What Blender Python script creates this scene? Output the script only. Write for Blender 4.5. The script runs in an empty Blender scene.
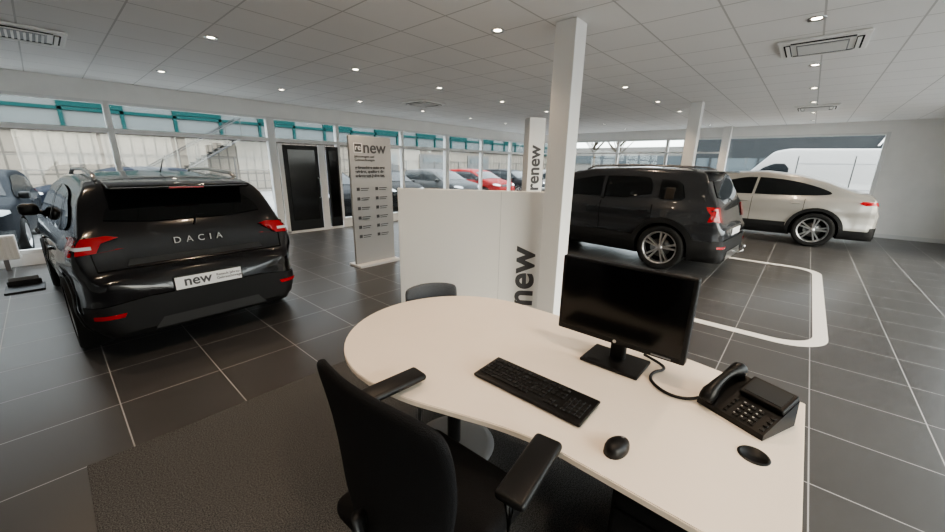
import bpy, bmesh, math
import numpy as np
from mathutils import Vector, Matrix
from mathutils.bvhtree import BVHTree
pi=math.pi
D=bpy.data
COL=bpy.context.scene.collection

# ---------------------------------------------------------------- materials
MATS={}
def M(name,col,rough=.5,metal=0.,emit=0.,ecol=None,coat=0.,noise=0.,nscale=50.,bump=0.,spec=.5):
    if name in MATS: return MATS[name]
    m=D.materials.new(name); m.use_nodes=True; nt=m.node_tree; b=nt.nodes['Principled BSDF']
    b.inputs['Base Color'].default_value=(*col,1); b.inputs['Roughness'].default_value=rough
    b.inputs['Metallic'].default_value=metal; b.inputs['Coat Weight'].default_value=coat
    b.inputs['Specular IOR Level'].default_value=spec
    if emit: 
        b.inputs['Emission Color'].default_value=(*(ecol or col),1); b.inputs['Emission Strength'].default_value=emit
    tc=nt.nodes.new('ShaderNodeTexCoord')
    nz=nt.nodes.new('ShaderNodeTexNoise'); nz.inputs['Scale'].default_value=nscale; nz.inputs['Detail'].default_value=3
    nt.links.new(tc.outputs['Object'],nz.inputs['Vector'])
    if noise:
        mx=nt.nodes.new('ShaderNodeMix'); mx.data_type='RGBA'
        mx.inputs[6].default_value=(*[c*(1-noise) for c in col],1); mx.inputs[7].default_value=(*[min(1,c*(1+noise)) for c in col],1)
        rp=nt.nodes.new('ShaderNodeMapRange'); rp.inputs[1].default_value=.35; rp.inputs[2].default_value=.65
        nt.links.new(nz.outputs['Fac'],rp.inputs[0]); nt.links.new(rp.outputs[0],mx.inputs[0]); nt.links.new(mx.outputs[2],b.inputs['Base Color'])
    if bump:
        bp=nt.nodes.new('ShaderNodeBump'); bp.inputs['Strength'].default_value=bump; bp.inputs['Distance'].default_value=.01
        nt.links.new(nz.outputs['Fac'],bp.inputs['Height']); nt.links.new(bp.outputs[0],b.inputs['Normal'])
    MATS[name]=m; return m

def grid_mat(name,col,line,sx,sy,ox,oy,lw,rough,noise=.06,nscale=3.,lrough=.6,ax=('X','Y'),bump=0.):
    m=D.materials.new(name); m.use_nodes=True; nt=m.node_tree; N=nt.nodes; L=nt.links; b=N['Principled BSDF']
    g=N.new('ShaderNodeNewGeometry'); s=N.new('ShaderNodeSeparateXYZ'); L.new(g.outputs['Position'],s.inputs[0])
    def mt(op,a,c=None):
        n=N.new('ShaderNodeMath'); n.operation=op
        for i,v in enumerate((a,c)):
            if v is None: continue
            if isinstance(v,(int,float)): n.inputs[i].default_value=v
            else: L.new(v,n.inputs[i])
        return n.outputs[0]
    def line_f(o,size,off):
        t=mt('DIVIDE',mt('SUBTRACT',o,off),size)
        fr=mt('FRACT',t); d=mt('MINIMUM',fr,mt('SUBTRACT',1.,fr)); return mt('LESS_THAN',d,lw/size/2), mt('FLOOR',t)
    fx,ix=line_f(s.outputs[ax[0]],sx,ox); fy,iy=line_f(s.outputs[ax[1]],sy,oy)
    fac=mt('MAXIMUM',fx,fy)
    cb=N.new('ShaderNodeCombineXYZ'); L.new(ix,cb.inputs[0]); L.new(iy,cb.inputs[1])
    wn=N.new('ShaderNodeTexWhiteNoise'); L.new(cb.outputs[0],wn.inputs['Vector'])
    nz=N.new('ShaderNodeTexNoise'); nz.inputs['Scale'].default_value=nscale; nz.inputs['Detail'].default_value=2; L.new(g.outputs['Position'],nz.inputs['Vector'])
    v=mt('ADD',mt('MULTIPLY',wn.outputs['Value'],noise),mt('MULTIPLY',nz.outputs['Fac'],noise*1.5)); v=mt('ADD',v,1-noise*1.2)
    vm=N.new('ShaderNodeVectorMath'); vm.operation='SCALE'; vm.inputs[0].default_value=col; L.new(v,vm.inputs['Scale'])
    mx=N.new('ShaderNodeMix'); mx.data_type='RGBA'; L.new(fac,mx.inputs[0]); L.new(vm.outputs[0],mx.inputs[6]); mx.inputs[7].default_value=(*line,1)
    L.new(mx.outputs[2],b.inputs['Base Color'])
    r=mt('ADD',mt('MULTIPLY',fac,lrough-rough),mt('ADD',rough-.02,mt('MULTIPLY',nz.outputs['Fac'],.04))); L.new(r,b.inputs['Roughness'])
    MATS[name]=m; return m

floor_m=grid_mat('floor_tile',(.068,.067,.067),(.36,.36,.36),.6,.6,.06,-.31,.007,.33)
ceil_m=grid_mat('ceiling_tile',(.84,.83,.82),(.55,.54,.53),.6,.6,.1,.15,.014,.8,noise=.02)
wall_m=M('wall_paint',(.84,.83,.81),.7,noise=.02,nscale=3)
white_m=M('white_lacquer',(.83,.82,.80),.4)
frame_m=M('window_frame',(.72,.72,.71),.4)
carpet_m=M('carpet_pile',(.105,.104,.104),.95,noise=.55,nscale=170,bump=.8,spec=.1)
desk_m=M('desk_laminate',(.87,.78,.68),.38,noise=.01,nscale=5)
black_p=M('black_plastic',(.007,.007,.0075),.42,spec=.38)
black_s=M('black_soft',(.010,.010,.011),.8,noise=.2,nscale=300,bump=.3,spec=.2)
mesh_f=M('chair_mesh_fabric',(.010,.0105,.012),.85,noise=.4,nscale=400,bump=.5,spec=.25)
key_m=M('key_cap',(.014,.014,.015),.5,spec=.35)
glassblk=M('screen_glass',(.003,.003,.0035),.14)
grey_p=M('grey_plastic',(.22,.22,.23),.4)
dgrey=M('dark_grey_fabric',(.075,.08,.09),.8,noise=.2,nscale=200)
silver=M('silver_metal',(.6,.6,.6),.28,metal=1)
text_g=M('print_grey',(.085,.085,.09),.6)
text_l=M('print_light',(.45,.45,.45),.6)
text_w=M('print_white',(.85,.85,.85),.6)
carglass=M('car_glass',(.004,.005,.0055),.04,spec=.5)
cladd=M('car_cladding',(.012,.012,.0125),.6,spec=.35)
tyre_m=M('tyre_rubber',(.012,.012,.012),.8,spec=.3)
rim_m=M('alloy_rim',(.5,.5,.51),.3,metal=.9)
red_m=M('tail_lamp',(.38,.004,.008),.15,coat=.6)
lamp_m=M('head_lamp',(.6,.62,.65),.1,coat=1)
plate_m=M('number_plate',(.82,.82,.82),.4)
seam_m=M('panel_gap',(.003,.003,.003),.8,spec=.2)
def glass_mat():
    m=D.materials.new('window_glass'); m.use_nodes=True; nt=m.node_tree; N=nt.nodes; N.clear()
    o=N.new('ShaderNodeOutputMaterial'); t=N.new('ShaderNodeBsdfTransparent'); t.inputs[0].default_value=(.93,.96,.95,1)
    g=N.new('ShaderNodeBsdfGlossy'); g.inputs['Roughness'].default_value=.02; x=N.new('ShaderNodeMixShader'); x.inputs[0].default_value=.04
    nt.links.new(t.outputs[0],x.inputs[1]); nt.links.new(g.outputs[0],x.inputs[2]); nt.links.new(x.outputs[0],o.inputs[0]); return m
glass_m=glass_mat()

# ---------------------------------------------------------------- mesh builder
class MB:
    def __init__(s): s.v=[];s.f=[];s.m=[];s.sm=[];s.mats=[]
    def mi(s,m):
        if m not in s.mats: s.mats.append(m)
        return s.mats.index(m)
    def add(s,v,f,mat,smooth=False,T=None):
        o=len(s.v)
        for p in v:
            p=Vector(p)
            if T is not None: p=T@p
            s.v.append(tuple(p))
        k=s.mi(mat)
        for q in f: s.f.append([i+o for i in q]); s.m.append(k); s.sm.append(smooth)
        return s
    def bm(s,bm,mat,smooth=False,T=None):
        bm.verts.index_update(); s.add([v.co.copy() for v in bm.verts],[[v.index for v in f.verts] for f in bm.faces],mat,smooth,T); bm.free(); return s
    def box(s,c,sz,mat,bev=0.,rot=None,seg=2,smooth=False):
        b=bmesh.new(); bmesh.ops.create_cube(b,size=1); bmesh.ops.scale(b,vec=Vector(sz),verts=b.verts)
        if bev>0: bmesh.ops.bevel(b,geom=b.edges[:],offset=min(bev,min(sz)*.49),segments=seg,profile=.5,affect='EDGES')
        T=Matrix.Translation(Vector(c))
        if rot is not None: T=T@rot
        return s.bm(b,mat,smooth,T)
    def cyl(s,p0,p1,r0,mat,r1=None,n=20,caps=True):
        p0=Vector(p0);p1=Vector(p1); r1=r0 if r1 is None else r1
        d=(p1-p0).normalized(); q=d.to_track_quat('Z','Y').to_matrix(); v=[]
        for p,r in((p0,r0),(p1,r1)):
            for i in range(n):
                a=2*pi*i/n; v.append(p+q@Vector((r*math.cos(a),r*math.sin(a),0)))
        s.add(v,[[i,(i+1)%n,n+(i+1)%n,n+i] for i in range(n)],mat,True)
        if caps: s.add(v,[list(range(n))[::-1],list(range(n,2*n))],mat,False)
        return s
    def tube(s,path,r,mat,n=10):
        P=[Vector(p) for p in path]; v=[];f=[]
        for i,p in enumerate(P):
            d=(P[min(i+1,len(P)-1)]-P[max(i-1,0)]).normalized(); q=d.to_track_quat('Z','Y').to_matrix()
            rr=r[i] if isinstance(r,(list,tuple)) else r
            for k in range(n):
                a=2*pi*k/n; v.append(p+q@Vector((rr*math.cos(a),rr*math.sin(a),0)))
        for i in range(len(P)-1):
            for k in range(n): f.append([i*n+k,i*n+(k+1)%n,(i+1)*n+(k+1)%n,(i+1)*n+k])
        f.append(list(range(n))[::-1]); f.append([(len(P)-1)*n+k for k in range(n)])
        return s.add(v,f,mat,True)
    def lathe(s,prof,mat,T=None,n=40):
        v=[];f=[]
        for r,h in prof:
            for k in range(n):
                a=2*pi*k/n; v.append((r*math.cos(a),r*math.sin(a),h))
        for i in range(len(prof)-1):
            for k in range(n): f.append([i*n+k,i*n+(k+1)%n,(i+1)*n+(k+1)%n,(i+1)*n+k])
        return s.add(v,f,mat,True,T)
    def prism(s,o,z0,z1,mat,bev=0.,T=None):
        b=bmesh.new(); vs=[b.verts.new((x,y,z0)) for x,y in o]; f=b.faces.new(vs)
        r=bmesh.ops.extrude_face_region(b,geom=[f]); bmesh.ops.translate(b,vec=(0,0,z1-z0),verts=[g for g in r['geom'] if isinstance(g,bmesh.types.BMVert)])
        bmesh.ops.recalc_face_normals(b,faces=b.faces[:])
        if bev>0:
            e=[e for e in b.edges if abs(e.verts[0].co.z-e.verts[1].co.z)<1e-6]; bmesh.ops.bevel(b,geom=e,offset=bev,segments=2,affect='EDGES')
        return s.bm(b,mat,False,T)
    def obj(s,name,parent=None,loc=(0,0,0),rot=(0,0,0)):
        me=D.meshes.new(name); me.from_pydata(s.v,[],s.f)
        for m in s.mats: me.materials.append(m)
        me.polygons.foreach_set('material_index',s.m); me.polygons.foreach_set('use_smooth',s.sm); me.update()
        o=D.objects.new(name,me); COL.objects.link(o); o.location=loc; o.rotation_euler=rot
        if parent: o.parent=parent
        return o
def empty(name,loc=(0,0,0),rz=0.):
    o=D.objects.new(name,None); COL.objects.link(o); o.location=loc; o.rotation_euler=(0,0,rz); o.empty_display_size=.2; return o
def text(body,size,loc,rot,mat,parent=None,name='lettering',bold=0.,align='LEFT',ext=.002):
    c=D.curves.new(name,'FONT'); c.body=body; c.size=size; c.extrude=ext; c.offset=bold; c.align_x=align; c.materials.append(mat)
    o=D.objects.new(name,c); COL.objects.link(o); o.location=loc; o.rotation_euler=rot
    if parent: o.parent=parent
    return o
def chaikin(p,n=2,closed=True):
    for _ in range(n):
        q=[]; L=len(p)
        for i in range(L if closed else L-1):
            a=p[i];b=p[(i+1)%L]
            q.append(tuple(.75*x+.25*y for x,y in zip(a,b))); q.append(tuple(.25*x+.75*y for x,y in zip(a,b)))
        if not closed: q=[p[0]]+q+[p[-1]]
        p=q
    return p

# ---------------------------------------------------------------- room
XB=14.; YL=8.9; H=2.85; X0=-3.; Y0=-2.9
MB().box(((X0+XB)/2,(Y0+YL)/2,-.1),(XB-X0+.3,YL-Y0+.3,.2),floor_m).obj('floor')
MB().box(((X0+XB)/2,(Y0+YL)/2,H+.1),(XB-X0+.3,YL-Y0+.3,.2),ceil_m).obj('ceiling')
b=MB(); cx=(X0+XB)/2; lx=XB-X0+.3; cy=(Y0+YL)/2
b.box(((X0+3.45)/2,YL+.07,.09),(3.45-X0,.14,.18),white_m)
b.box(((5.0+XB)/2,YL+.07,.09),(XB-5.0,.14,.18),white_m)
b.box((cx,YL+.07,(2.55+H)/2),(lx,.14,H-2.55),wall_m)
b.obj('wall_left')
posts=[-1.7,.9,3.45,5.0,7.0,8.8,10.55,12.3]
b=MB()
for x in posts:
    w=.16 if x in(3.45,8.8) else .08
    b.box((x,YL+.05,1.37),(w,.12,2.36),frame_m,.006)
xs=[X0]+posts+[XB]
for i in range(len(xs)-1):
    a,c=xs[i],xs[i+1]
    b.box(((a+c)/2,YL+.05,2.09),(c-a,.09,.07),frame_m)
    b.box(((a+c)/2,YL+.05,2.53),(c-a,.1,.05),frame_m)
    if not(a==3.45): b.box(((a+c)/2,YL+.05,.21),(c-a,.1,.06),frame_m)
b.obj('trim_left_window_frames')
n=1
for i in range(len(xs)-1):
    a,c=xs[i]+.04,xs[i+1]-.04
    MB().box(((a+c)/2,YL+.05,2.31),(c-a,.008,.4),glass_m).obj('window_%d'%n); n+=1
    if xs[i]!=3.45:
        MB().box(((a+c)/2,YL+.05,1.14),(c-a,.008,1.8),glass_m).obj('window_%d'%n); n+=1
d=empty('door_1',(0,0,0)); b=MB(); yd=YL-.03
b.box((4.03,yd,1.02),(.80,.05,1.95),black_p,.005)
b.box((4.03,yd-.03,1.1),(.62,.02,1.6),glassblk)
b.box((4.80,yd,1.02),(.30,.05,1.95),black_p,.005)
b.box((4.80,yd-.03,1.1),(.20,.02,1.6),glassblk)
b.box((4.53,yd,1.02),(.16,.05,2.0),frame_m); b.box((3.58,yd,1.02),(.08,.06,2.0),frame_m)
b.tube([(4.38,yd-.04,.8),(4.38,yd-.1,.82),(4.38,yd-.1,1.25),(4.38,yd-.04,1.27)],.014,silver)
b.box((4.2,yd,.03),(1.5,.06,.06),frame_m)
b.obj('door_leaves',d)
b=MB()
b.box((XB+.07,(8.9-1.3)/2,.35),(.14,10.2,.7),white_m)
b.box((XB+.07,(8.9-1.3)/2,(2.58+H)/2),(.14,10.2,H-2.58),wall_m)
b.box((XB+.07,(-1.3+Y0)/2,H/2),(.14,-1.3-Y0,H),wall_m)
b.obj('wall_back')
b=MB(); yp=[8.86,7.1,5.4,3.75,2.08,-1.26]
for y in yp: b.box((XB+.05,y,1.64),(.12,.08,1.9),frame_m,.006)
b.box((XB+.05,3.8,2.55),(.1,10.2,.06),frame_m); b.box((XB+.02,3.8,.72),(.16,10.2,.05),frame_m)
b.box((XB+.05,5.5,2.12),(.09,6.8,.05),frame_m)
b.obj('trim_back_window_frames')
for i in range(len(yp)-1):
    MB().box((XB+.05,(yp[i]+yp[i+1])/2,1.64),(.008,yp[i]-yp[i+1]-.08,1.8),glass_m).obj('window_%d'%n); n+=1
b=MB(); b.box((cx,Y0-.07,.09),(lx,.14,.18),white_m); b.box((cx,Y0-.07,(2.6+H)/2),(lx,.14,H-2.6),wall_m); b.box((12.6,Y0-.07,H/2),(2.9,.14,H),wall_m); b.box((-1.8,Y0-.07,H/2),(2.5,.14,H),wall_m); b.obj('wall_right')
b=MB()  # unseen right-hand glazing, added to let more daylight fill the room
for x in [-.5,1.7,4.0,6.3,8.7,11.1]: b.box((x,Y0-.05,1.38),(.1,.12,2.42),frame_m)
b.box((5.3,Y0-.05,2.57),(11.6,.1,.06),frame_m); b.obj('trim_right_added_window_frames')
MB().box((5.3,Y0-.05,1.38),(11.6,.008,2.3),glass_m).obj('window_%d'%n); n+=1  # added pane, out of view, closing the opening made for fill daylight
MB().box((X0-.07,cy,H/2),(.14,YL-Y0,H),wall_m).obj('wall_near')
MB().box((XB-.01,-2.1,.05),(.02,1.5,.1),frame_m).obj('baseboard_back')
for (x,y) in [(3.3,1.8),(8.5,1.85),(13.8,2.08)]:
    o=MB().box((0,0,H/2),(.2,.2,H-.002),white_m,.006).box((0,0,.04),(.215,.215,.078),frame_m).obj('support_column',None,(x,y,0))
b=MB(); b.box((0,0,.34),(1.1,.08,.36),white_m,.01)
for i in range(22): b.box((-.52+i*.05,-.045,.34),(.025,.012,.32),white_m,.004)
b.box((-.4,0,.08),(.05,.06,.16),grey_p); b.box((.4,0,.08),(.05,.06,.16),grey_p)
b.obj('radiator',None,(-1.0,8.7,0))
for (x,y) in [(.1,6.15),(5.33,.15),(5.5,6.25),(10.4,.15)]:
    b=MB(); b.box((0,0,-.015),(.66,.66,.03),white_m,.012)
    b.box((0,0,-.032),(.38,.38,.012),grey_p)
    for i in range(9): b.box((-.16+i*.04,0,-.042),(.018,.36,.01),white_m)
    for sx,sy in((1,0),(-1,0),(0,1),(0,-1)):
        b.box((sx*.26,sy*.26,-.033),(.05 if sx else .46,.05 if sy else .46,.006),seam_m)
        b.box((sx*.255,sy*.255,-.04),(.03 if sx else .46,.03 if sy else .46,.01),white_m,.003)
    b.obj('ceiling_air_conditioner',None,(x,y,H))
em=M('downlight_bulb',(1,.85,.65),.5,emit=22,ecol=(1,.88,.7))
for X in [-.3,1.4,3.05,4.6,6.3,8.,9.6,11.3,13.]:
    for Y in [.2,2.42,4.83,7.2]:
        X2=4.45 if (abs(X-5.33)<.8 and Y==.2) else X
        if any(abs(X2-a)<.45 and abs(Y-c)<.45 for a,c in [(.1,6.15),(5.33,.15),(5.5,6.25),(10.4,.15)]): continue
        e=empty('ceiling_downlight',(X2,Y,H))
        b=MB(); b.lathe([(.035,-.002),(.05,-.004),(.06,-.010),(.065,-.001)],silver,n=20); b.lathe([(0,-.003),(.034,-.003)],em,n=20)
        b.obj('lamp_ring',e)
        l=D.lights.new('lamp','SPOT'); l.energy=58; l.color=(1,.75,.52); l.spot_size=math.radians(115); l.spot_blend=.8; l.shadow_soft_size=.04
        lo=D.objects.new('lamp',l); COL.objects.link(lo); lo.parent=e; lo.location=(0,0,-.03)
def rrect(x0,x1,y0,y1,r,n=10):
    o=[]
    for cx_,cy_,a0 in((x1-r,y1-r,0),(x0+r,y1-r,90),(x0+r,y0+r,180),(x1-r,y0+r,270)):
        for i in range(n+1):
            a=math.radians(a0+90*i/n); o.append((cx_+r*math.cos(a),cy_+r*math.sin(a)))
    return o
def ring(o1,o2,z0,z1,mat):
    n=len(o1); v=[(x,y,z) for z in(z0,z1) for o in(o1,o2) for x,y in o]
    f=[]
    for i in range(n):
        j=(i+1)%n
        f+= [[2*n+i,2*n+j,3*n+j,3*n+i],[i,j,2*n+j,2*n+i],[n+j,n+i,3*n+i,3*n+j]]
    return MB().add(v,f,mat)
stripe_m=M('floor_stripe',(.72,.70,.66),.5)
ring(rrect(4.5,8.52,-.45,5.8,.42),rrect(4.62,8.4,-.33,5.68,.32),.0,.003,stripe_m).obj('floor_marking_line')
MB().box((1.08,1.265,.006),(2.44,2.83,.012),carpet_m,.004).obj('carpet')
b=MB(); b.box((0,0,.012),(.34,.42,.024),black_p,.006); b.box((0,.16,.05),(.30,.03,.07),black_p,.01); b.box((0,.165,.1),(.26,.015,.06),grey_p,.003)
b.obj('floor_sign_stand',None,(-.42,7.3,0))

# ---------------------------------------------------------------- partition + signs
pr=empty('partition_screen',(2.53,3.34,0),math.atan2(-1.34,.89)); b=MB()
b.box((.805,.04,.705),(1.61,.06,1.36),white_m,.008)
b.box((1.14,.0095,.705),(.003,.002,1.34),text_l)
b.box((.805,.04,.012),(1.5,.3,.024),frame_m,.004)
b.obj('panel',pr)
text('new',.40,(1.52,.006,.11),(pi/2,-pi/2,0),text_g,pr,bold=.009)
tr=empty('totem_sign',(4.12,2.64,0),math.radians(-38)); b=MB()
b.box((0,0,1.1),(.20,.20,2.2),white_m,.006); b.box((0,0,.015),(.34,.34,.03),frame_m,.004); b.box((.104,0,1.1),(.004,.17,2.1),M('wood_edge',(.45,.36,.28),.5))
b.obj('post',tr)
text('renew',.21,(.05,-.103,1.34),(pi/2,-pi/2,0),text_g,tr,bold=.005)
ir=empty('info_stand_sign',(3.5,5.27,0),0); b=MB()
pan=M('info_panel',(.42,.42,.42),.5)
b.box((0,0,1.04),(.76,.05,2.0),pan,.006); b.box((0,0,.02),(.80,.34,.04),frame_m,.005)
b.box((-.235,-.028,1.86),(.14,.004,.14),text_w); b.box((-.235,-.03,1.86),(.12,.004,.12),text_g)
b.obj('board',ir)
text('re',.12,(-.29,-.034,1.83),(pi/2,0,0),text_w,ir)
text('new',.25,(-.15,-.03,1.79),(pi/2,0,0),text_g,ir,bold=.003)
text('Jahreswagen und\nGebrauchtwagen',.052,(-.30,-.03,1.72),(pi/2,0,0),text_g,ir)
text('gebrauchtes auto neu\nerleben, qualitaet die\nueberzeugt jeden tag.',.062,(-.30,-.03,1.55),(pi/2,0,0),text_g,ir,bold=.002)
for r in range(6):
    for c in range(2):
        x=-.30+c*.34; z=1.22-r*.15
        q=MB().box((x+.03,-.028,z+.02),(.05,.004,.05),text_g); 
        q.box((x+.15,-.028,z+.03),(.15,.004,.012),text_g).box((x+.14,-.028,z),(.13,.004,.010),text_g).obj('icon_row',ir)

# ---------------------------------------------------------------- desk
dk=empty('office_desk')
out=[(.96,-.16),(.96,.50),(.93,.66),(.86,.86),(.79,1.06),(.765,1.26)]
out=[out[0],out[1]]+chaikin(out[1:],2,False)[1:]
c=(1.375,1.295)
for a in range(175,-1,-6): out.append((c[0]+.61*math.cos(math.radians(a)),c[1]+.61*math.sin(math.radians(a))))
out+=[(1.99,1.05),(2.0,.7),(1.95,.3),(1.87,-.16)]
b=MB(); b.prism(out,.715,.74,desk_m,.003); b.obj('desk_top',dk)
b=MB(); b.cyl((1.36,1.32,.03),(1.36,1.32,.715),.04,black_p); b.lathe([(0,.035),(.20,.03),(.24,.02),(.245,0.012)],grey_p,Matrix.Translation((1.36,1.32,0)))
b.box((1.36,1.32,.70),(.4,.4,.02),black_p)
b.box((1.5,.6,.69),(.06,1.3,.04),black_p); b.box((1.82,.45,.5),(.02,.9,.36),black_p)
b.box((1.45,.12,.36),(.60,.40,.64),black_p,.006)
for i in range(3): b.box((1.145,.12,.17+i*.2),(.012,.37,.18),black_s,.003); b.box((1.135,.12,.24+i*.2),(.012,.12,.012),black_p)
for x in(1.2,1.7):
    for y in(-.03,.27): b.cyl((x,y,.013),(x,y,.05),.02,black_p)
b.obj('desk_frame',dk)
b=MB(); b.lathe([(0,.7415),(.036,.7415),(.037,.7435),(.043,.7435),(.046,.7405)],black_p,Matrix.Translation((1.38,-.035,0)),n=32); b.obj('cable_grommet',dk)
kb=empty('computer_keyboard',(1.195,.70,.7445),-pi/2); kb.scale=(1.09,1.10,1); b=MB()
b.box((0,0,.009),(.465,.165,.014),black_p,.005,Matrix.Rotation(math.radians(2.5),4,'X'))
R2=Matrix.Rotation(math.radians(2.5),4,'X')
rows=[(.062,14),(.036,14),(.017,14),(-.002,13),(-.021,12),(-.040,10)]
def key(x,y,w,h=.0155): b.box(R2@Vector((x,y,.0185)),(w,h,.006),key_m,.002,R2,1)
for y,nk in rows:
    y-=.008
    if nk==10:
        xx=-.222
        for w in[.022,.019,.02,.105,.02,.02,.022]: key(xx+w/2,y,w-.003); xx+=w
    else:
        st=.288/nk
        for i in range(nk): key(-.222+st*(i+.5),y,st-.003)
for y in(.054,.028,.009): 
    for i in range(3): key(.082+i*.019,y,.016)
for i in range(3): key(.082+i*.019,-.048,.016)
key(.101,-.029,.016)
for y in(.028,.009,-.01,-.029,-.048):
    for i in range(4): key(.152+i*.019,y,.016)
b.obj('keys',kb)
b=MB(); v=[];f=[]; nu,nv=16,24
for i in range(nu+1):
    ph=pi/2*i/nu
    for j in range(nv):
        a=2*pi*j/nv; r=math.cos(ph)**.6
        x=.060*r*math.cos(a); y=.034*r*math.sin(a)*(1-.12*math.cos(a)); v.append((x,y,.036*math.sin(ph)**.8*(1-.25*(x/.06)) ))
for i in range(nu):
    for j in range(nv): f.append([i*nv+j,i*nv+(j+1)%nv,(i+1)*nv+(j+1)%nv,(i+1)*nv+j])
b.add(v,f,black_p,True); b.cyl((.030,-.004,.024),(.030,.004,.024),.009,grey_p)
b.obj('computer_mouse',None,(1.10,.31,.7410),(0,0,math.radians(-8)))
mo=empty('computer_monitor',(1.66,.535,.741),-pi/2); b=MB()
b.box((0,0,.009),(.27,.20,.016),black_p,.006); b.box((0,.03,.1),(.07,.04,.2),black_p,.01); b.box((0,.015,.21),(.12,.05,.12),black_p,.01)
b.box((0,-.02,.30),(.585,.045,.38),black_p,.008); b.box((0,-.043,.308),(.55,.004,.34),glassblk); b.box((0,.015,.3),(.36,.05,.24),black_p,.02)
b.cyl((0,-.0435,.127),(0,-.0455,.127),.008,silver); b.box((.2,-.0435,.123),(.08,.003,.006),grey_p)
b.obj('screen_and_stand',mo)
ph=empty('desk_phone',(1.62,.02,.741),math.radians(-114)); b=MB()
v=[(-.12,-.10,0),(.12,-.10,0),(.12,.10,0),(-.12,.10,0),(-.12,-.10,.022),(.12,-.10,.022),(.12,.09,.105),(-.12,.09,.105)]
b.add(v,[[3,2,1,0],[4,5,6,7],[0,1,5,4],[2,3,7,6],[1,2,6,5],[3,0,4,7]],black_p)
def onp(x,s,h,sz,mat,bev=.002,ang=23.6):
    r=Matrix.Rotation(math.radians(ang),4,'X'); p=Vector((x,-.10,.022))+r@Vector((0,s,h)); b.box(p,sz,mat,bev,r)
onp(.045,.160,.014,(.15,.095,.024),black_p,.005); onp(.045,.160,.0265,(.125,.072,.003),M('phone_display',(.05,.055,.06),.2),0)
for i in range(4):
    for j in range(3): onp(.015+j*.026,.018+i*.021,.003,(.019,.013,.006),key_m)
for i in range(4): onp(.105,.018+i*.021,.003,(.014,.012,.006),key_m)
for i in range(4): onp(-.02,.018+i*.021,.003,(.012,.012,.006),key_m)
for i in range(12): onp(.01+(i%3)*.026,.022+(i//3)*.021,.0065,(.006,.004,.001),text_l,0)
r=Matrix.Rotation(math.radians(23.6),4,'X'); hp=[]
for s,h in((-.005,.012),(.02,.03),(.06,.045),(.11,.048),(.155,.045),(.195,.032),(.215,.014)): hp.append(Vector((-.085,-.10,.022))+r@Vector((0,s,h)))
b.tube(chaikin([tuple(p) for p in hp],1,False),[.022,.026,.028,.028,.022,.019,.017,.016,.017,.020,.026,.029,.028,.024][:14],black_p,14)
b.obj('phone_body',ph)
b=MB(); cp=[(1.60,.15,.765),(1.55,.20,.75),(1.54,.28,.748),(1.60,.36,.748),(1.68,.37,.748),(1.74,.33,.75),(1.78,.36,.75),(1.82,.45,.75)]
cp=chaikin(cp,3,False)
o=b.tube(cp,.0065,black_p,8).obj('phone_cord',None); 
bpy.context.view_layer.update(); o.parent=ph; o.matrix_parent_inverse=ph.matrix_world.inverted()

# ---------------------------------------------------------------- chairs
def solid(o,th,sub=1):
    m=o.modifiers.new('s','SOLIDIFY'); m.thickness=th; m.offset=0
    if sub: m=o.modifiers.new('u','SUBSURF'); m.levels=sub; m.render_levels=sub
def backgrid(x0,z0,hgt,hw_b,hw_t,curve,lean,mat,n=12,k=14,lump=.03,rd=.05,top=.14):
    v=[];f=[]
    for i in range(k+1):
        t=i/k
        hw=hw_b+(hw_t-hw_b)*math.sin(min(1,t*1.25)*pi/2)
        hw*= (1-max(0,(t-.86)/.14)**2*top)*(1-max(0,(.12-t)/.12)**2*.2)
        for j in range(n+1):
            s=-1+2*j/n
            v.append((x0-lean*t+curve*s*s+lump*math.sin(t*pi*.9), hw*s, z0+hgt*t-rd*t*abs(s)**3))
    for i in range(k):
        for j in range(n): f.append([i*(n+1)+j,i*(n+1)+j+1,(i+1)*(n+1)+j+1,(i+1)*(n+1)+j])
    return MB().add(v,f,mat,True)
ch=empty('office_chair',(.71,.78,.0125),math.radians(2))
o=backgrid(-.25,.54,.545,.215,.285,.055,.05,mesh_f,rd=.035,top=.08).obj('backrest',ch); solid(o,.032)
b=MB(); b.box((.0,0,.48),(.50,.50,.085),black_s,.035,seg=4,smooth=True); b.box((0,0,.43),(.36,.36,.03),black_p,.01)
b.cyl((0,0,.12),(0,0,.42),.027,black_p); b.cyl((0,0,.08),(0,0,.26),.04,black_p)
b.tube([(-.1,0,.42),(-.24,0,.42),(-.30,0,.5),(-.30,0,.68)],[.03,.03,.028,.022],black_p)
for i in range(5):
    a=2*pi*i/5+.3; ca,sa=math.cos(a),math.sin(a)
    b.tube([(.03*ca,.03*sa,.12),(.15*ca,.15*sa,.115),(.30*ca,.30*sa,.08)],[.035,.028,.02],black_p)
    b.cyl((.30*ca-.012*sa,.30*sa+.012*ca,.028),(.30*ca+.012*sa,.30*sa-.012*ca,.028),.028,black_p)
for s in(-1,1):
    b.tube([(-.02,s*.18,.43),(-.02,s*.30,.44),(-.03,s*.325,.50),(-.03,s*.325,.755)],[.02,.022,.022,.02],black_p)
    b.box((.08,s*.325,.766),(.29,.095,.032),black_p,.03,Matrix.Rotation(math.radians(-s*6),4,'Z'),4,True)
b.obj('seat_and_base',ch)
vc=empty('visitor_chair',(1.615,1.72,.025),math.radians(-117))
o=backgrid(-.20,.50,.29,.19,.19,.05,.02,dgrey,lump=.0,rd=.02,top=.06).obj('backrest',vc); solid(o,.03)
b=MB(); b.box((.02,0,.42),(.40,.40,.06),dgrey,.025,seg=3,smooth=True)
for sx in(-1,1):
    for sy in(-1,1): b.tube([(.02+sx*.17,sy*.17,.40),(.02+sx*.2,sy*.2,-.010)],.011,silver)
for sy in(-1,1): b.tube([(-.16,sy*.15,.40),(-.205,sy*.15,.48),(-.2,sy*.15,.62)],.010,silver)
b.obj('seat_and_legs',vc)

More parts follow.
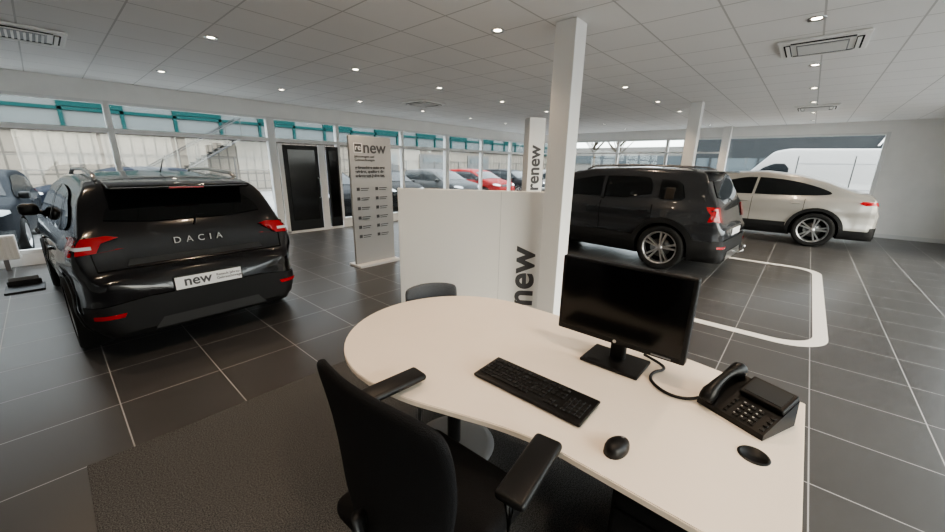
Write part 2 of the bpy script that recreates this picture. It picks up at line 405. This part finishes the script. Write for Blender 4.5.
# ---------------------------------------------------------------- cars
WH={}
def wheel(r,w,mat,spokes):
    key=(r,mat.name,spokes)
    if key in WH: return WH[key]
    b=MB(); T=Matrix.Rotation(-pi/2,4,'Y')
    rr=r*.72
    b.lathe([(rr,-w/2),(r*.93,-w/2),(r*.985,-w*.42),(r,-w*.3),(r,w*.3),(r*.985,w*.42),(r*.93,w/2),(rr*1.03,w/2),(rr,w*.42)],tyre_m,T,48)
    b.lathe([(rr*1.02,w*.46),(rr*.98,w*.47),(rr*.93,w*.40),(rr*.90,w*.1),(rr*.88,-w*.4)],mat,T,48)
    b.lathe([(0,w*.05),(rr*.9,w*.05)],M('wheel_well_dark',(.005,.005,.005),.9,spec=.1),T,32)
    b.lathe([(0,w*.12),(rr*.6,w*.12),(rr*.6,w*.06)],M('brake_disc',(.12,.12,.12),.4,metal=1),T,32)
    b.lathe([(0,w*.42),(rr*.14,w*.42),(rr*.2,w*.34),(rr*.2,w*.1)],mat,T,24)
    for i in range(spokes):
        a=2*pi*i/spokes
        for da in(-.16,.16):
            p=[(rr*.12,-rr*.04),(rr*.12,rr*.04),(rr*.95,rr*.06),(rr*.95,-rr*.06)]
            R_=T@Matrix.Rotation(a,4,'Z')@Matrix.Rotation(da,4,'Z')
            v=[(x,y,w*.28+(.08*w if x<rr*.5 else .10*w)) for x,y in p]+[(x,y*1.2,w*.14) for x,y in p]
            b.add(v,[[0,3,2,1],[4,5,6,7],[0,1,5,4],[1,2,6,5],[2,3,7,6],[3,0,4,7]],mat,False,R_)
    o=b.obj('w'); me=o.data; D.objects.remove(o); WH[key]=me; return me

def blur(a,k):
    p=np.pad(a,k,mode='edge'); return np.convolve(p,np.ones(2*k+1)/(2*k+1),'valid')
class Car:
    def __init__(s,name,top,belt,hw,yr,yf,wr,paint,loc,rz=0,zb=.22,clad=True,ns=1.,taper=.72,rim=None,spokes=5,arch=.055,crease=0.):
        s.name=name; s.L=L=top[-1][0]; s.root=empty(name,loc,rz); s.paint=paint
        ty=np.linspace(0,L,900); tz=np.interp(ty,[p[0] for p in top],[p[1] for p in top])
        k=9; tz2=blur(tz,k); tz2[:k]=tz[:k]; s.ty,s.tz=ty,tz2
        roof=max(tz2); s.roof=roof
        pk=[(0,.80),(.02,.86),(.06,.91),(.14,.95),(.3,.975),(.7,.995),(1.2,1.),(L-1.2,1.),(L-.7,.985),(L-.35,.94),(L-.15,.85),(L-.05,.74),(L,.62)]
        s.plan=lambda y: hw*np.interp(y,[p[0] for p in pk],[p[1] for p in pk])
        zk=[(zb,.88),(.32,.955),(.45,.985),(.56,.985-crease),(.70,.985-crease),(.80,1.),(belt-.1,.99),(belt-.02,.965),(belt+.03,.915),((belt+roof)/2+.05,(.915+taper)/2+.025),(roof,taper)]
        def fl(y,z):
            q=0.
            for a in(yr,yf):
                dd=math.hypot(y-a,z-wr)
                t=min(1.,abs(dd-(wr+.06))/.18); q+=.5+.5*math.cos(pi*t)
            return 1+.018*min(1.,q)*(1 if z<belt-.05 else 0)
        s.W=lambda y,z: float(s.plan(y)*np.interp(z,[p[0] for p in zk],[p[1] for p in zk])*fl(y,z))
        s.top=lambda y: float(np.interp(y,s.ty,s.tz))
        ys=np.unique(np.concatenate([np.linspace(0,.6,int(34*ns)),np.linspace(.6,L-.5,int(90*ns)),np.linspace(L-.5,L,int(22*ns))]))
        V=[];F=[];FM=[]; rings=[]
        for y in ys:
            t=s.top(y); zs=[zb,zb+.04,.32,.42]+list(np.linspace(.42,t-.08,19)[1:])
            h=[(0,zb),(s.W(y,zb)*.6,zb)]+[(s.W(y,z),z) for z in zs]
            wt=s.W(y,t-.08); rr=.085
            for a in(22,45,68): 
                a=math.radians(a); h.append((wt-rr*(1-math.cos(a)),t-.08+.075*math.sin(a)))
            xe=wt-rr; 
            for q in(.85,.65,.45,.22,0): h.append((xe*q,t-.004+.028*(1-q*q)))
            full=[(x,y,z) for x,z in h]+[(-x,y,z) for x,z in h[-2:0:-1]]
            rings.append(full)
        n=len(rings[0])
        for r in rings: V+=r
        for i in range(len(rings)-1):
            for j in range(n):
                j2=(j+1)%n; F.append([i*n+j,(i+1)*n+j,(i+1)*n+j2,i*n+j2])
                zz=max(V[i*n+j][2],V[i*n+j2][2],V[(i+1)*n+j][2],V[(i+1)*n+j2][2]); FM.append(1 if (clad and zz<.4201) or zz<.325 else 0)
        c0=len(V); V.append((0,0,.5)); c1=len(V); V.append((0,L,.45))
        for j in range(n):
            j2=(j+1)%n; F.append([j,j2,c0]); zz=max(V[j][2],V[j2][2]); FM.append(1 if clad and zz<.4201 else 0)
            o=(len(rings)-1)*n; F.append([o+j2,o+j,c1]); FM.append(1 if clad and max(V[o+j][2],V[o+j2][2])<.4201 else 0)
        me=D.meshes.new('body'); me.from_pydata(V,[],F); me.materials.append(paint); me.materials.append(cladd); me.materials.append(seam_m)
        me.polygons.foreach_set('material_index',FM); me.polygons.foreach_set('use_smooth',[True]*len(F)); me.update()
        bm=bmesh.new(); bm.from_mesh(me); bmesh.ops.recalc_face_normals(bm,faces=bm.faces[:]); bm.to_mesh(me); s.bvh=BVHTree.FromBMesh(bm); bm.free()
        body=D.objects.new('body',me); COL.objects.link(body)
        rc=wr+.045; s.rc=rc
        for y in(yr,yf):
            for sd in(-1,1):
                q=MB(); q.cyl((sd*(hw-.30),y,wr+.0),(sd*(hw+.3),y,wr+.0),rc,seam_m,n=48); q.mats=[paint,cladd,seam_m]; q.m=[2]*len(q.m); q.sm=[False]*len(q.sm)
                bmq=bmesh.new(); co=q.obj('cut'); bmq.from_mesh(co.data); bmesh.ops.remove_doubles(bmq,verts=bmq.verts[:],dist=1e-5); bmesh.ops.recalc_face_normals(bmq,faces=bmq.faces[:]); bmq.to_mesh(co.data); bmq.free()
                md=body.modifiers.new('b','BOOLEAN'); md.operation='DIFFERENCE'; md.object=co; md.solver='EXACT'
        dg=bpy.context.evaluated_depsgraph_get(); nm=D.meshes.new_from_object(body.evaluated_get(dg))
        cuts=[m.object for m in body.modifiers]; body.modifiers.clear(); body.data=nm
        for c_ in cuts: D.objects.remove(c_)
        body.parent=s.root
        wm=wheel(wr,.215,rim or rim_m,spokes)
        for y in(yr,yf):
            for sd in(-1,1):
                o=D.objects.new('wheel',wm); COL.objects.link(o); o.parent=s.root; o.location=(sd*(hw-.10),y,wr); o.rotation_euler=(0.2*y,0,0 if sd<0 else pi)
                arc=[]
                for i in range(21): 
                    a=math.radians(-12+204*i/20); arc.append((y+rc*math.cos(a),wr+rc*math.sin(a)))
                for i in range(20,-1,-1):
                    a=math.radians(-12+204*i/20); arc.append((y+(rc+arch)*math.cos(a),wr+(rc+arch)*math.sin(a)))
                if clad: s.panel(arc,'L' if sd<0 else 'R',cladd,.014)
        s.hw=hw; s.belt=belt; s.yr=yr; s.yf=yf
    def panel(s,o,ax,mat,off=.006,mirror=False,name='panel'):
        bm=bmesh.new(); f=bm.faces.new([bm.verts.new((a,c,0)) for a,c in o]); bmesh.ops.triangulate(bm,faces=[f])
        for _ in range(6):
            e=[e for e in bm.edges if e.calc_length()>.06]
            if not e: break
            bmesh.ops.subdivide_edges(bm,edges=e,cuts=1); bmesh.ops.triangulate(bm,faces=[f for f in bm.faces if len(f.verts)>3])
        dead=[]
        for v in bm.verts:
            a,c=v.co.x,v.co.y; h=None
            for tr_ in range(14):
                if ax=='L': o_,d=Vector((-4,a,c)),Vector((1,0,0))
                elif ax=='R': o_,d=Vector((4,a,c)),Vector((-1,0,0))
                elif ax=='B': o_,d=Vector((a,-4,c)),Vector((0,1,0))
                elif ax=='F': o_,d=Vector((a,s.L+4,c)),Vector((0,-1,0))
                else: o_,d=Vector((a,c,6)),Vector((0,0,-1))
                h,nn,_,_=s.bvh.ray_cast(o_,d)
                if ax=='B' and (h is None or h.y>.5): h=None; a*=.98
                elif ax=='F' and (h is None or h.y<s.L-.6): h=None; a*=.98
                else: break
            if h is None: dead.append(v); continue
            if nn.dot(d)>0: nn=-nn
            v.co=h+(nn*.5-d*.5)*off*1.3
        if dead: bmesh.ops.delete(bm,geom=dead,context='VERTS')
        MB().bm(bm,mat,True).obj(name,s.root)
        if mirror:
            if ax in'LR': s.panel(o,'R' if ax=='L' else 'L',mat,off,False,name)
            else: s.panel([(-a,c) for a,c in o],ax,mat,off,False,name)
    def sidewin(s,o,pillars=(),sm=2):
        s.panel(chaikin(o,sm),'L',carglass,.010,True,'side_window')
    def line(s,pts,ax,w=.006,mat=None,off=.005,mirror=True):
        for (a,c),(a2,c2) in zip(pts[:-1],pts[1:]):
            d=Vector((a2-a,c2-c)).normalized(); nx,nz=-d.y*w/2,d.x*w/2
            s.panel([(a+nx,c+nz),(a2+nx,c2+nz),(a2-nx,c2-nz),(a-nx,c-nz)],ax,mat or seam_m,off,mirror,'panel_gap')
    def common(s,doors,ws,mirz,rails=None,hand=True,front=True):
        b=MB()
        for y0,y1 in doors:
            s.line([(y0,.45),(y0,s.belt-.02)],'L',.008)
        if hand:
            for y0,y1 in doors[:-1]:
                for sd in(-1,1): b.box((sd*(s.W(y0+.15,s.belt-.12)+.012),y0+.14,s.belt-.12),(.03,.16,.025),s.paint,.01,None,2,True)
        for sd in(-1,1):
            x=s.W(ws[1]-.25,s.belt+.05)
            b.tube([(sd*(x-.02),ws[1]-.3,s.belt+.02),(sd*(x+.06),ws[1]-.3,s.belt+.04)],.025,black_p)
            b.box((sd*(x+.115),ws[1]-.29,s.belt+.07),(.17,.12,.14),black_p,.05,None,4,True)
            if rails:
                P=[]
                for i in range(14):
                    y=rails[0]+(rails[1]-rails[0])*i/13; t=s.top(y); e=.045 if 0<i<13 else .005
                    P.append((sd*(s.W(y,t-.08)-.11),y,t+e))
                b.tube(P,.017,rails[2])
        b.obj('mirrors_and_rails',s.root)
        y0,y1=ws; t=s.W(y0,s.top(y0)-.06)-.12; t1=s.W(y1,s.top(y1)-.06)-.10
        s.panel([(-t,y0+.03),(t,y0+.03),(t1,y1-.03),(-t1,y1-.03)],'T',carglass,.008,False,'windscreen')
        s.panel(chaikin([(.45,.72),(.50,.82),(.80,.86),(.82,.76)],1),'F',lamp_m,.01,True,'head_lamp')
        s.panel([(-.42,.70),(.42,.70),(.40,.80),(-.40,.80)],'F',black_p,.008,False,'grille')
        s.panel([(-.5,.32),(.5,.32),(.42,.5),(-.42,.5)],'F',black_p,.008,False,'grille')

dsk=M('dark_skid_plate',(.03,.03,.031),.45)
pb=M('paint_black',(.005,.005,.0065),.2,coat=.6,spec=.45)
c=Car('hatchback_car',[(0,.70),(.05,.735),(.10,.76),(.13,.96),(.17,1.09),(.38,1.37),(.44,1.43),(.6,1.465),(1.4,1.50),(2.1,1.48),(2.45,1.41),(3.15,1.04),(3.7,.95),(3.95,.86),(4.08,.72),(4.10,.6)],
      .98,.875,.67,3.27,.33,pb,(.845,3.97,0),math.radians(2.5),taper=.66,crease=.02)
c.sidewin([(.50,1.06),(.56,1.22),(.85,1.35),(1.6,1.40),(2.3,1.37),(3.0,1.07),(2.85,1.01),(1.2,1.02)])
c.line([(1.75,1.03),(1.70,1.39)],'L',.05,black_p,.014); c.line([(.88,1.03),(.95,1.35)],'L',.03,black_p,.014)
c.panel(chaikin([(-.60,1.135),(-.55,1.25),(-.44,1.35),(.44,1.35),(.55,1.25),(.60,1.135)],1),'B',carglass,.008,False,'rear_window')
tl=[(-.90,.91),(-.88,1.03),(-.60,1.05),(-.53,1.03),(-.64,.995),(-.68,.925)]
c.panel(tl,'B',red_m,.014,True,'tail_lamp'); c.panel([(.06,.91),(.06,1.03),(.36,1.05),(.30,.97),(.20,.91)],'L',red_m,.010,True,'tail_lamp')
c.panel([(-.82,.955),(-.82,.98),(-.70,.98),(-.70,.955)],'B',lamp_m,.02,True,'reverse_lamp')
c.panel([(-.52,.80),(-.50,.85),(.50,.85),(.52,.80)],'B',black_p,.006,False,'hatch_recess')
c.panel([(-.84,.27),(-.82,.50),(-.45,.54),(.45,.54),(.82,.50),(.84,.27)],'B',cladd,.010,False,'bumper_cladding')
c.panel([(-.45,.25),(-.38,.34),(.38,.34),(.45,.25)],'B',dsk,.018,False,'skid_plate')
c.panel([(-.78,.41),(-.78,.445),(-.60,.445),(-.62,.41)],'B',red_m,.02,True,'reflector')
c.line([(-.72,1.05),(-.70,.78),(.70,.78),(.72,1.05)],'B',.008,mirror=False)
c.common([(.95,1),(1.72,1),(2.85,1)],(2.42,3.15),1,(.58,2.2,silver))
b=MB(); b.box((0,.34,1.435),(1.04,.30,.035),pb,.016,Matrix.Rotation(math.radians(8),4,'X'),3,True); b.box((0,.195,1.408),(.26,.02,.015),red_m,.004)
b.cyl((0,1.0,1.52),(0,.80,1.65),.006,black_p,.003)
b.box((0,-.006,.60),(.54,.012,.125),black_p,.003); b.box((0,-.014,.60),(.52,.008,.11),plate_m,.003)
b.tube([(.0,.14,1.09),(.03,.20,1.16),(.30,.22,1.16)],.009,black_p)
b.cyl((.45,.02,.29),(.45,.12,.29),.03,silver)
b.obj('plate_spoiler_wiper',c.root)
text('new',.125,(-.20,-.0195,.572),(pi/2,0,0),text_g,c.root,bold=.002); text('Renault Jahres- und\nGebrauchtwagen',.033,(.05,-.0195,.61),(pi/2,0,0),text_g,c.root)
h,_,_,_=c.bvh.ray_cast(Vector((0,-4,.94)),Vector((0,1,0)))
text('DACIA',.078,(0,h.y-.02,.935),(pi/2-.1,0,0),text_l,c.root,align='CENTER').data.space_character=1.9

pd=M('paint_anthracite',(.026,.028,.032),.26,metal=.2,coat=.8)
c=Car('suv_car',[(0,.74),(.05,.78),(.09,.84),(.11,1.02),(.16,1.14),(.34,1.50),(.40,1.58),(.55,1.61),(1.5,1.64),(2.3,1.61),(2.65,1.54),(3.25,1.16),(3.7,1.11),(4.1,1.04),(4.28,.88),(4.34,.65)],
      1.08,.895,.84,3.51,.37,pd,(7.36,.75,0),math.radians(-4.),taper=.74,arch=.085,crease=.015)
c.sidewin([(1.10,1.15),(1.12,1.47),(1.35,1.50),(2.35,1.48),(2.95,1.18),(2.85,1.13)],sm=1)
c.panel([(.60,1.20),(.66,1.40),(.74,1.45),(.98,1.46),(.98,1.16),(.66,1.16)],'L',carglass,.016,True,'quarter_window')
c.line([(1.95,1.11),(1.93,1.50)],'L',.06,pd,.016)
c.panel([(1.32,.40),(1.32,.54),(3.02,.54),(3.02,.40)],'L',cladd,.014,True,'door_cladding')
c.panel(chaikin([(-.64,1.18),(-.60,1.35),(-.52,1.49),(.52,1.49),(.60,1.35),(.64,1.18)],1),'B',carglass,.008,False,'rear_window')
c.panel([(-.86,.86),(-.84,1.08),(-.68,1.08),(-.66,.86)],'B',red_m,.014,True,'tail_lamp'); c.panel([(.04,.86),(.04,1.07),(.17,1.07),(.15,.88)],'L',red_m,.010,True,'tail_lamp')
c.panel([(-.84,.27),(-.82,.58),(.82,.58),(.84,.27)],'B',cladd,.010,False,'bumper_cladding'); c.panel([(.04,.40),(.04,.56),(.44,.56),(.44,.40)],'L',cladd,.010,True,'bumper_cladding')
c.panel([(-.5,.25),(-.42,.38),(.42,.38),(.5,.25)],'B',silver,.018,False,'skid_plate')
c.panel([(-.80,.46),(-.80,.495),(-.60,.495),(-.60,.46)],'B',red_m,.02,True,'reflector')
c.common([(1.05,1),(1.95,1),(3.05,1)],(2.55,3.25),1,(.55,2.4,M('rail_grey',(.16,.16,.165),.4)))
b=MB(); b.box((0,.32,1.59),(1.10,.28,.03),pd,.014,None,3,True); b.box((0,-.012,.68),(.52,.01,.11),plate_m,.003)
b.tube([(0,.05,.34),(0,-.10,.33),(0,-.16,.36),(0,-.16,.42)],.015,silver); b.lathe([(0,.03),(.018,.024),(.026,0),(.018,-.022),(.01,-.03)],silver,Matrix.Translation((0,-.16,.44)),16)
b.tube([(0,.12,1.14),(.03,.19,1.2),(.3,.21,1.2)],.009,black_p)
b.obj('plate_spoiler_towbar',c.root)

pw=M('paint_pearl_white',(.36,.345,.32),.28,coat=.6,metal=.15)
c=Car('coupe_suv_car',[(0,.80),(.04,.86),(.07,1.02),(.12,1.12),(.22,1.16),(.40,1.19),(.9,1.40),(1.4,1.53),(2.0,1.60),(2.6,1.57),(2.95,1.48),(3.6,1.12),(4.0,1.05),(4.35,.92),(4.5,.78),(4.57,.62)],
      1.05,.90,.96,3.68,.37,pw,(11.95,-1.22,0),taper=.72,crease=.015,arch=.07)
c.sidewin([(.75,1.13),(.85,1.23),(1.3,1.38),(1.9,1.47),(2.5,1.46),(3.3,1.13),(3.2,1.08),(1.5,1.09)])
c.line([(2.15,1.08),(2.10,1.5)],'L',.05,pw,.016)
c.panel(chaikin([(-.56,1.21),(-.56,1.42),(.56,1.42),(.56,1.21)],1),'B',carglass,.008,False,'rear_window')
c.panel([(-.86,.95),(-.86,1.03),(0,.995),(0,.975)],'B',red_m,.014,True,'tail_lamp'); c.panel([(.05,.95),(.05,1.02),(.30,1.015),(.22,.97)],'L',red_m,.010,True,'tail_lamp')
c.panel([(-.84,.27),(-.82,.50),(.82,.50),(.84,.27)],'B',cladd,.010,False,'bumper_cladding')
c.panel([(1.45,.40),(1.45,.50),(3.2,.50),(3.2,.40)],'L',cladd,.014,True,'door_cladding')
c.common([(1.2,1),(2.15,1),(3.2,1)],(2.85,3.6),1)
MB().box((0,-.012,.60),(.52,.01,.11),plate_m,.003).obj('plate',c.root)

HB=[(0,.72),(.06,.78),(.10,1.0),(.16,1.08),(.40,1.40),(.6,1.45),(1.4,1.48),(2.1,1.45),(2.4,1.38),(3.1,1.02),(3.7,.92),(3.95,.82),(4.10,.6)]
def park(col,loc,rz,nm):
    p=M('paint_'+nm,col,.6,spec=.15)
    c=Car('parked_car',HB,.96,.88,.7,3.3,.32,p,loc,rz,ns=.6,clad=False)
    c.sidewin([(.50,1.05),(.56,1.22),(.85,1.33),(1.6,1.38),(2.3,1.35),(3.0,1.05),(2.85,.99),(1.2,1.00)],sm=1)
    c.panel([(-.6,1.1),(-.5,1.36),(.5,1.36),(.6,1.1)],'B',carglass,.008); c.panel([(-.84,.88),(-.84,1.0),(-.62,1.0),(-.62,.88)],'B',red_m,.012,True)
    c.common([(.95,1),(1.72,1),(2.85,1)],(2.42,3.1),1)
    return c.root
def dup(src,loc,rz,col=None,nm=None):
    r=empty('parked_car',loc,rz)
    for ch_ in src.children:
        o=ch_.copy(); COL.objects.link(o); o.parent=r
        if col and o.type=='MESH':
            o.data=o.data.copy()
            for i,m in enumerate(o.data.materials):
                if m and m.name.startswith('paint_'): o.data.materials[i]=M('paint_'+nm,col,.6,spec=.15)
    return r
ZG=-.1
carglass=M('parked_car_glass',(.012,.015,.018),.25,spec=.25)
src=park((.010,.013,.018),(-.95,14.2,ZG),pi*.97,'steel_blue')
dup(src,(3.6,16.2,ZG),pi/2+.1,(.01,.014,.024),'navy')
dup(src,(6.0,14.0,ZG),pi,(.012,.012,.014),'graphite')
dup(src,(9.5,15.0,ZG),pi*.95,(.01,.01,.01),'jet')
dup(src,(12.3,15.0,ZG),pi,(.06,.063,.065),'silver')
dup(src,(15.2,15.2,ZG),pi,(.18,.008,.008),'red')
dup(src,(18.2,15.2,ZG),pi,(.012,.012,.014),'graphite')
dup(src,(17.5,5.6,ZG),0,(.01,.012,.015),'slate')
dup(src,(-3.8,14.2,ZG),pi,(.05,.05,.055),'pewter')
dup(src,(21.5,12.2,ZG),pi/2,(.12,.12,.12),'light')
pv=M('paint_van_white',(.34,.34,.34),.45,spec=.3)
c=Car('delivery_van',[(0,2.1),(.03,2.2),(.15,2.38),(.5,2.42),(3.3,2.45),(3.7,2.36),(4.4,1.55),(4.9,1.35),(5.2,1.15),(5.35,.8)],1.2,1.0,.95,4.35,.34,pv,(18.2,-2.6,ZG),0,ns=.6,clad=False,taper=.88)
c.sidewin([(3.2,1.3),(3.2,1.95),(3.75,1.95),(4.3,1.45),(4.25,1.3)],sm=1)
c.line([(1.6,.5),(1.6,2.2)],'L',.02); c.line([(3.0,.5),(3.0,2.2)],'L',.02); c.line([(.2,1.15),(3.0,1.15)],'L',.04,grey_p); c.line([(.2,1.95),(3.0,1.95)],'L',.025,grey_p)
c.common([(3.0,1)],(3.7,4.5),1)

# ---------------------------------------------------------------- outside world
asph=M('asphalt',(.30,.30,.30),.85,noise=.12,nscale=4)
MB().box((20,20,ZG-.2),(160,160,.39),asph).obj('ground_outside')
corr=grid_mat('corrugated_cladding',(.125,.115,.10),(.05,.047,.042),.45,.9,0,0,.08,.6,ax=('X','Z'))
teal=M('teal_frame',(.003,.035,.038),.6,spec=.1); bglass=M('building_glass',(.07,.085,.095),.3,spec=.2)
b=MB(); b.box((8,27,3.9),(70,4,8),corr); 
b.box((8,24.9,3.75),(70,.1,1.7),bglass); 
for i in range(36): b.box((-27+i*2.0,24.8,3.75),(.14,.14,1.7),teal)
for z in(2.85,3.7,4.65): b.box((8,24.8,z),(70,.14,.14),teal)
for i in range(17): b.box((-26+i*4.0,24.75,4.2),(1.9,.06,.8),teal)
b.box((8,24.6,5.0),(70,.8,.35),M('concrete_light',(.16,.155,.15),.8))
st=M('stair_steel',(.03,.032,.035),.5)
for i in range(16): b.box((3.2+i*.28,24.2,.05+i*.18),(.30,1.0,.04),st)
for yy in(23.7,24.7): b.tube([(3.1,yy,0),(7.7,yy,2.85)],.05,st); b.tube([(3.1,yy,1.0),(7.7,yy,3.85)],.03,st)
for i in range(7): b.box((3.2+i*.74,23.7,.55+i*.46),(.03,.03,1.0),st)
b.box((8.7,24.2,2.85),(2.0,1.1,.06),st)
for x in(-9,-3.5,12,17.5,23,29): b.box((x,24.95,1.2),(3.2,.1,2.4),M('loading_door',(.06,.065,.07),.6)); b.box((x,24.88,1.9),(2.6,.06,.4),bglass)
b.obj('industrial_building')
b=MB(); fm=M('fence_steel',(.06,.06,.06),.5,metal=.3)
for i in range(26): b.box((-24+i*2.5,20,.85),(.06,.06,1.9),fm)
for z in(.2,.7,1.2,1.7): b.box((7,20,z),(62,.03,.03),fm)
b.obj('steel_fence')
dk2=M('dark_cladding',(.022,.025,.028),.5,spec=.2); lb=M('light_render',(.15,.147,.14),.8)
b=MB(); b.box((33,-4,3.3),(6,22,6.8),dk2); b.box((29.95,-4,1.2),(.1,20,2.2),bglass); 
for i in range(8): b.box((29.88,-13+i*2.6,1.2),(.1,.12,2.2),dk2)
b.obj('dealership_building')
text('A',.9,(29.85,-2.4,2.95),(pi/2,0,-pi/2),text_w,D.objects['dealership_building'],name='building_logo',ext=.02)
b=MB(); b.box((48,22,1.8),(6,30,4),lb); b.box((44.9,22,2.4),(.1,28,.9),bglass); b.box((40,9,3.4),(.3,.3,7),grey_p); b.box((40,9,5.6),(.3,3.2,1.8),dk2)
b.obj('office_building')
import random
def tree(x,y,h):
    b=MB(); bark=M('bark',(.06,.045,.03),.9)
    rd=random.Random(int(x*7+y))
    b.tube([(0,0,-.1),(.05,0,h*.35),(0,.05,h*.6)],[.16,.12,.06],bark)
    for i in range(26):
        a=rd.random()*6.28; z=h*(.35+.3*rd.random()); l=h*(.2+.2*rd.random())
        p=(0,0,z); q=(l*.5*math.cos(a),l*.5*math.sin(a),z+l*.5); r=(l*.8*math.cos(a+.3),l*.8*math.sin(a+.3),z+l*1.1)
        b.tube([p,q,r],[.05,.03,.008],bark,6)
        for k in range(5):
            a2=a+rd.uniform(-1,1); b.tube([q,(q[0]+.6*math.cos(a2),q[1]+.6*math.sin(a2),q[2]+.6+rd.random()*.5)],[.015,.004],bark,4)
    b.obj('bare_tree',None,(x,y,0))
for x,y,h in[(34,13,7),(38,17,8),(30,16,7)]: tree(x,y,h)

# ---------------------------------------------------------------- world, camera
w=D.worlds.new('W'); bpy.context.scene.world=w; w.use_nodes=True; nt=w.node_tree; bg=nt.nodes['Background']
sk=nt.nodes.new('ShaderNodeTexSky'); sk.sky_type='NISHITA'; sk.sun_disc=False; sk.sun_elevation=math.radians(35); sk.sun_rotation=math.radians(200); sk.dust_density=4; sk.air_density=1
mx=nt.nodes.new('ShaderNodeMix'); mx.data_type='RGBA'; mx.inputs[0].default_value=.75; mx.inputs[7].default_value=(.97,.985,1.,1)
vm=nt.nodes.new('ShaderNodeVectorMath'); vm.operation='SCALE'; vm.inputs['Scale'].default_value=.25
nt.links.new(sk.outputs[0],vm.inputs[0]); nt.links.new(vm.outputs[0],mx.inputs[6]); nt.links.new(mx.outputs[2],bg.inputs[0]); bg.inputs[1].default_value=6.6

P=math.radians(15.4); R=math.radians(1.0); yw=math.radians(41.3)
fw=Vector((math.cos(P)*math.cos(yw),math.cos(P)*math.sin(yw),-math.sin(P)))
r0=Vector((math.sin(yw),-math.cos(yw),0)); u0=r0.cross(fw)
rt=r0*math.cos(R)+u0*math.sin(R); up=-r0*math.sin(R)+u0*math.cos(R)
cd=D.cameras.new('camera'); cd.sensor_width=36; cd.lens=370/945*36; cd.clip_start=.05; cd.clip_end=400
cam=D.objects.new('camera',cd); COL.objects.link(cam)
m=Matrix.Identity(4)
for i in range(3): m[i][0]=rt[i]; m[i][1]=up[i]; m[i][2]=-fw[i]
m.translation=Vector((0,0,1.65)); cam.matrix_world=m
bpy.context.scene.camera=cam
bpy.context.scene.view_settings.view_transform='AgX'
try: bpy.context.scene.view_settings.look='AgX - Medium High Contrast'
except Exception: pass
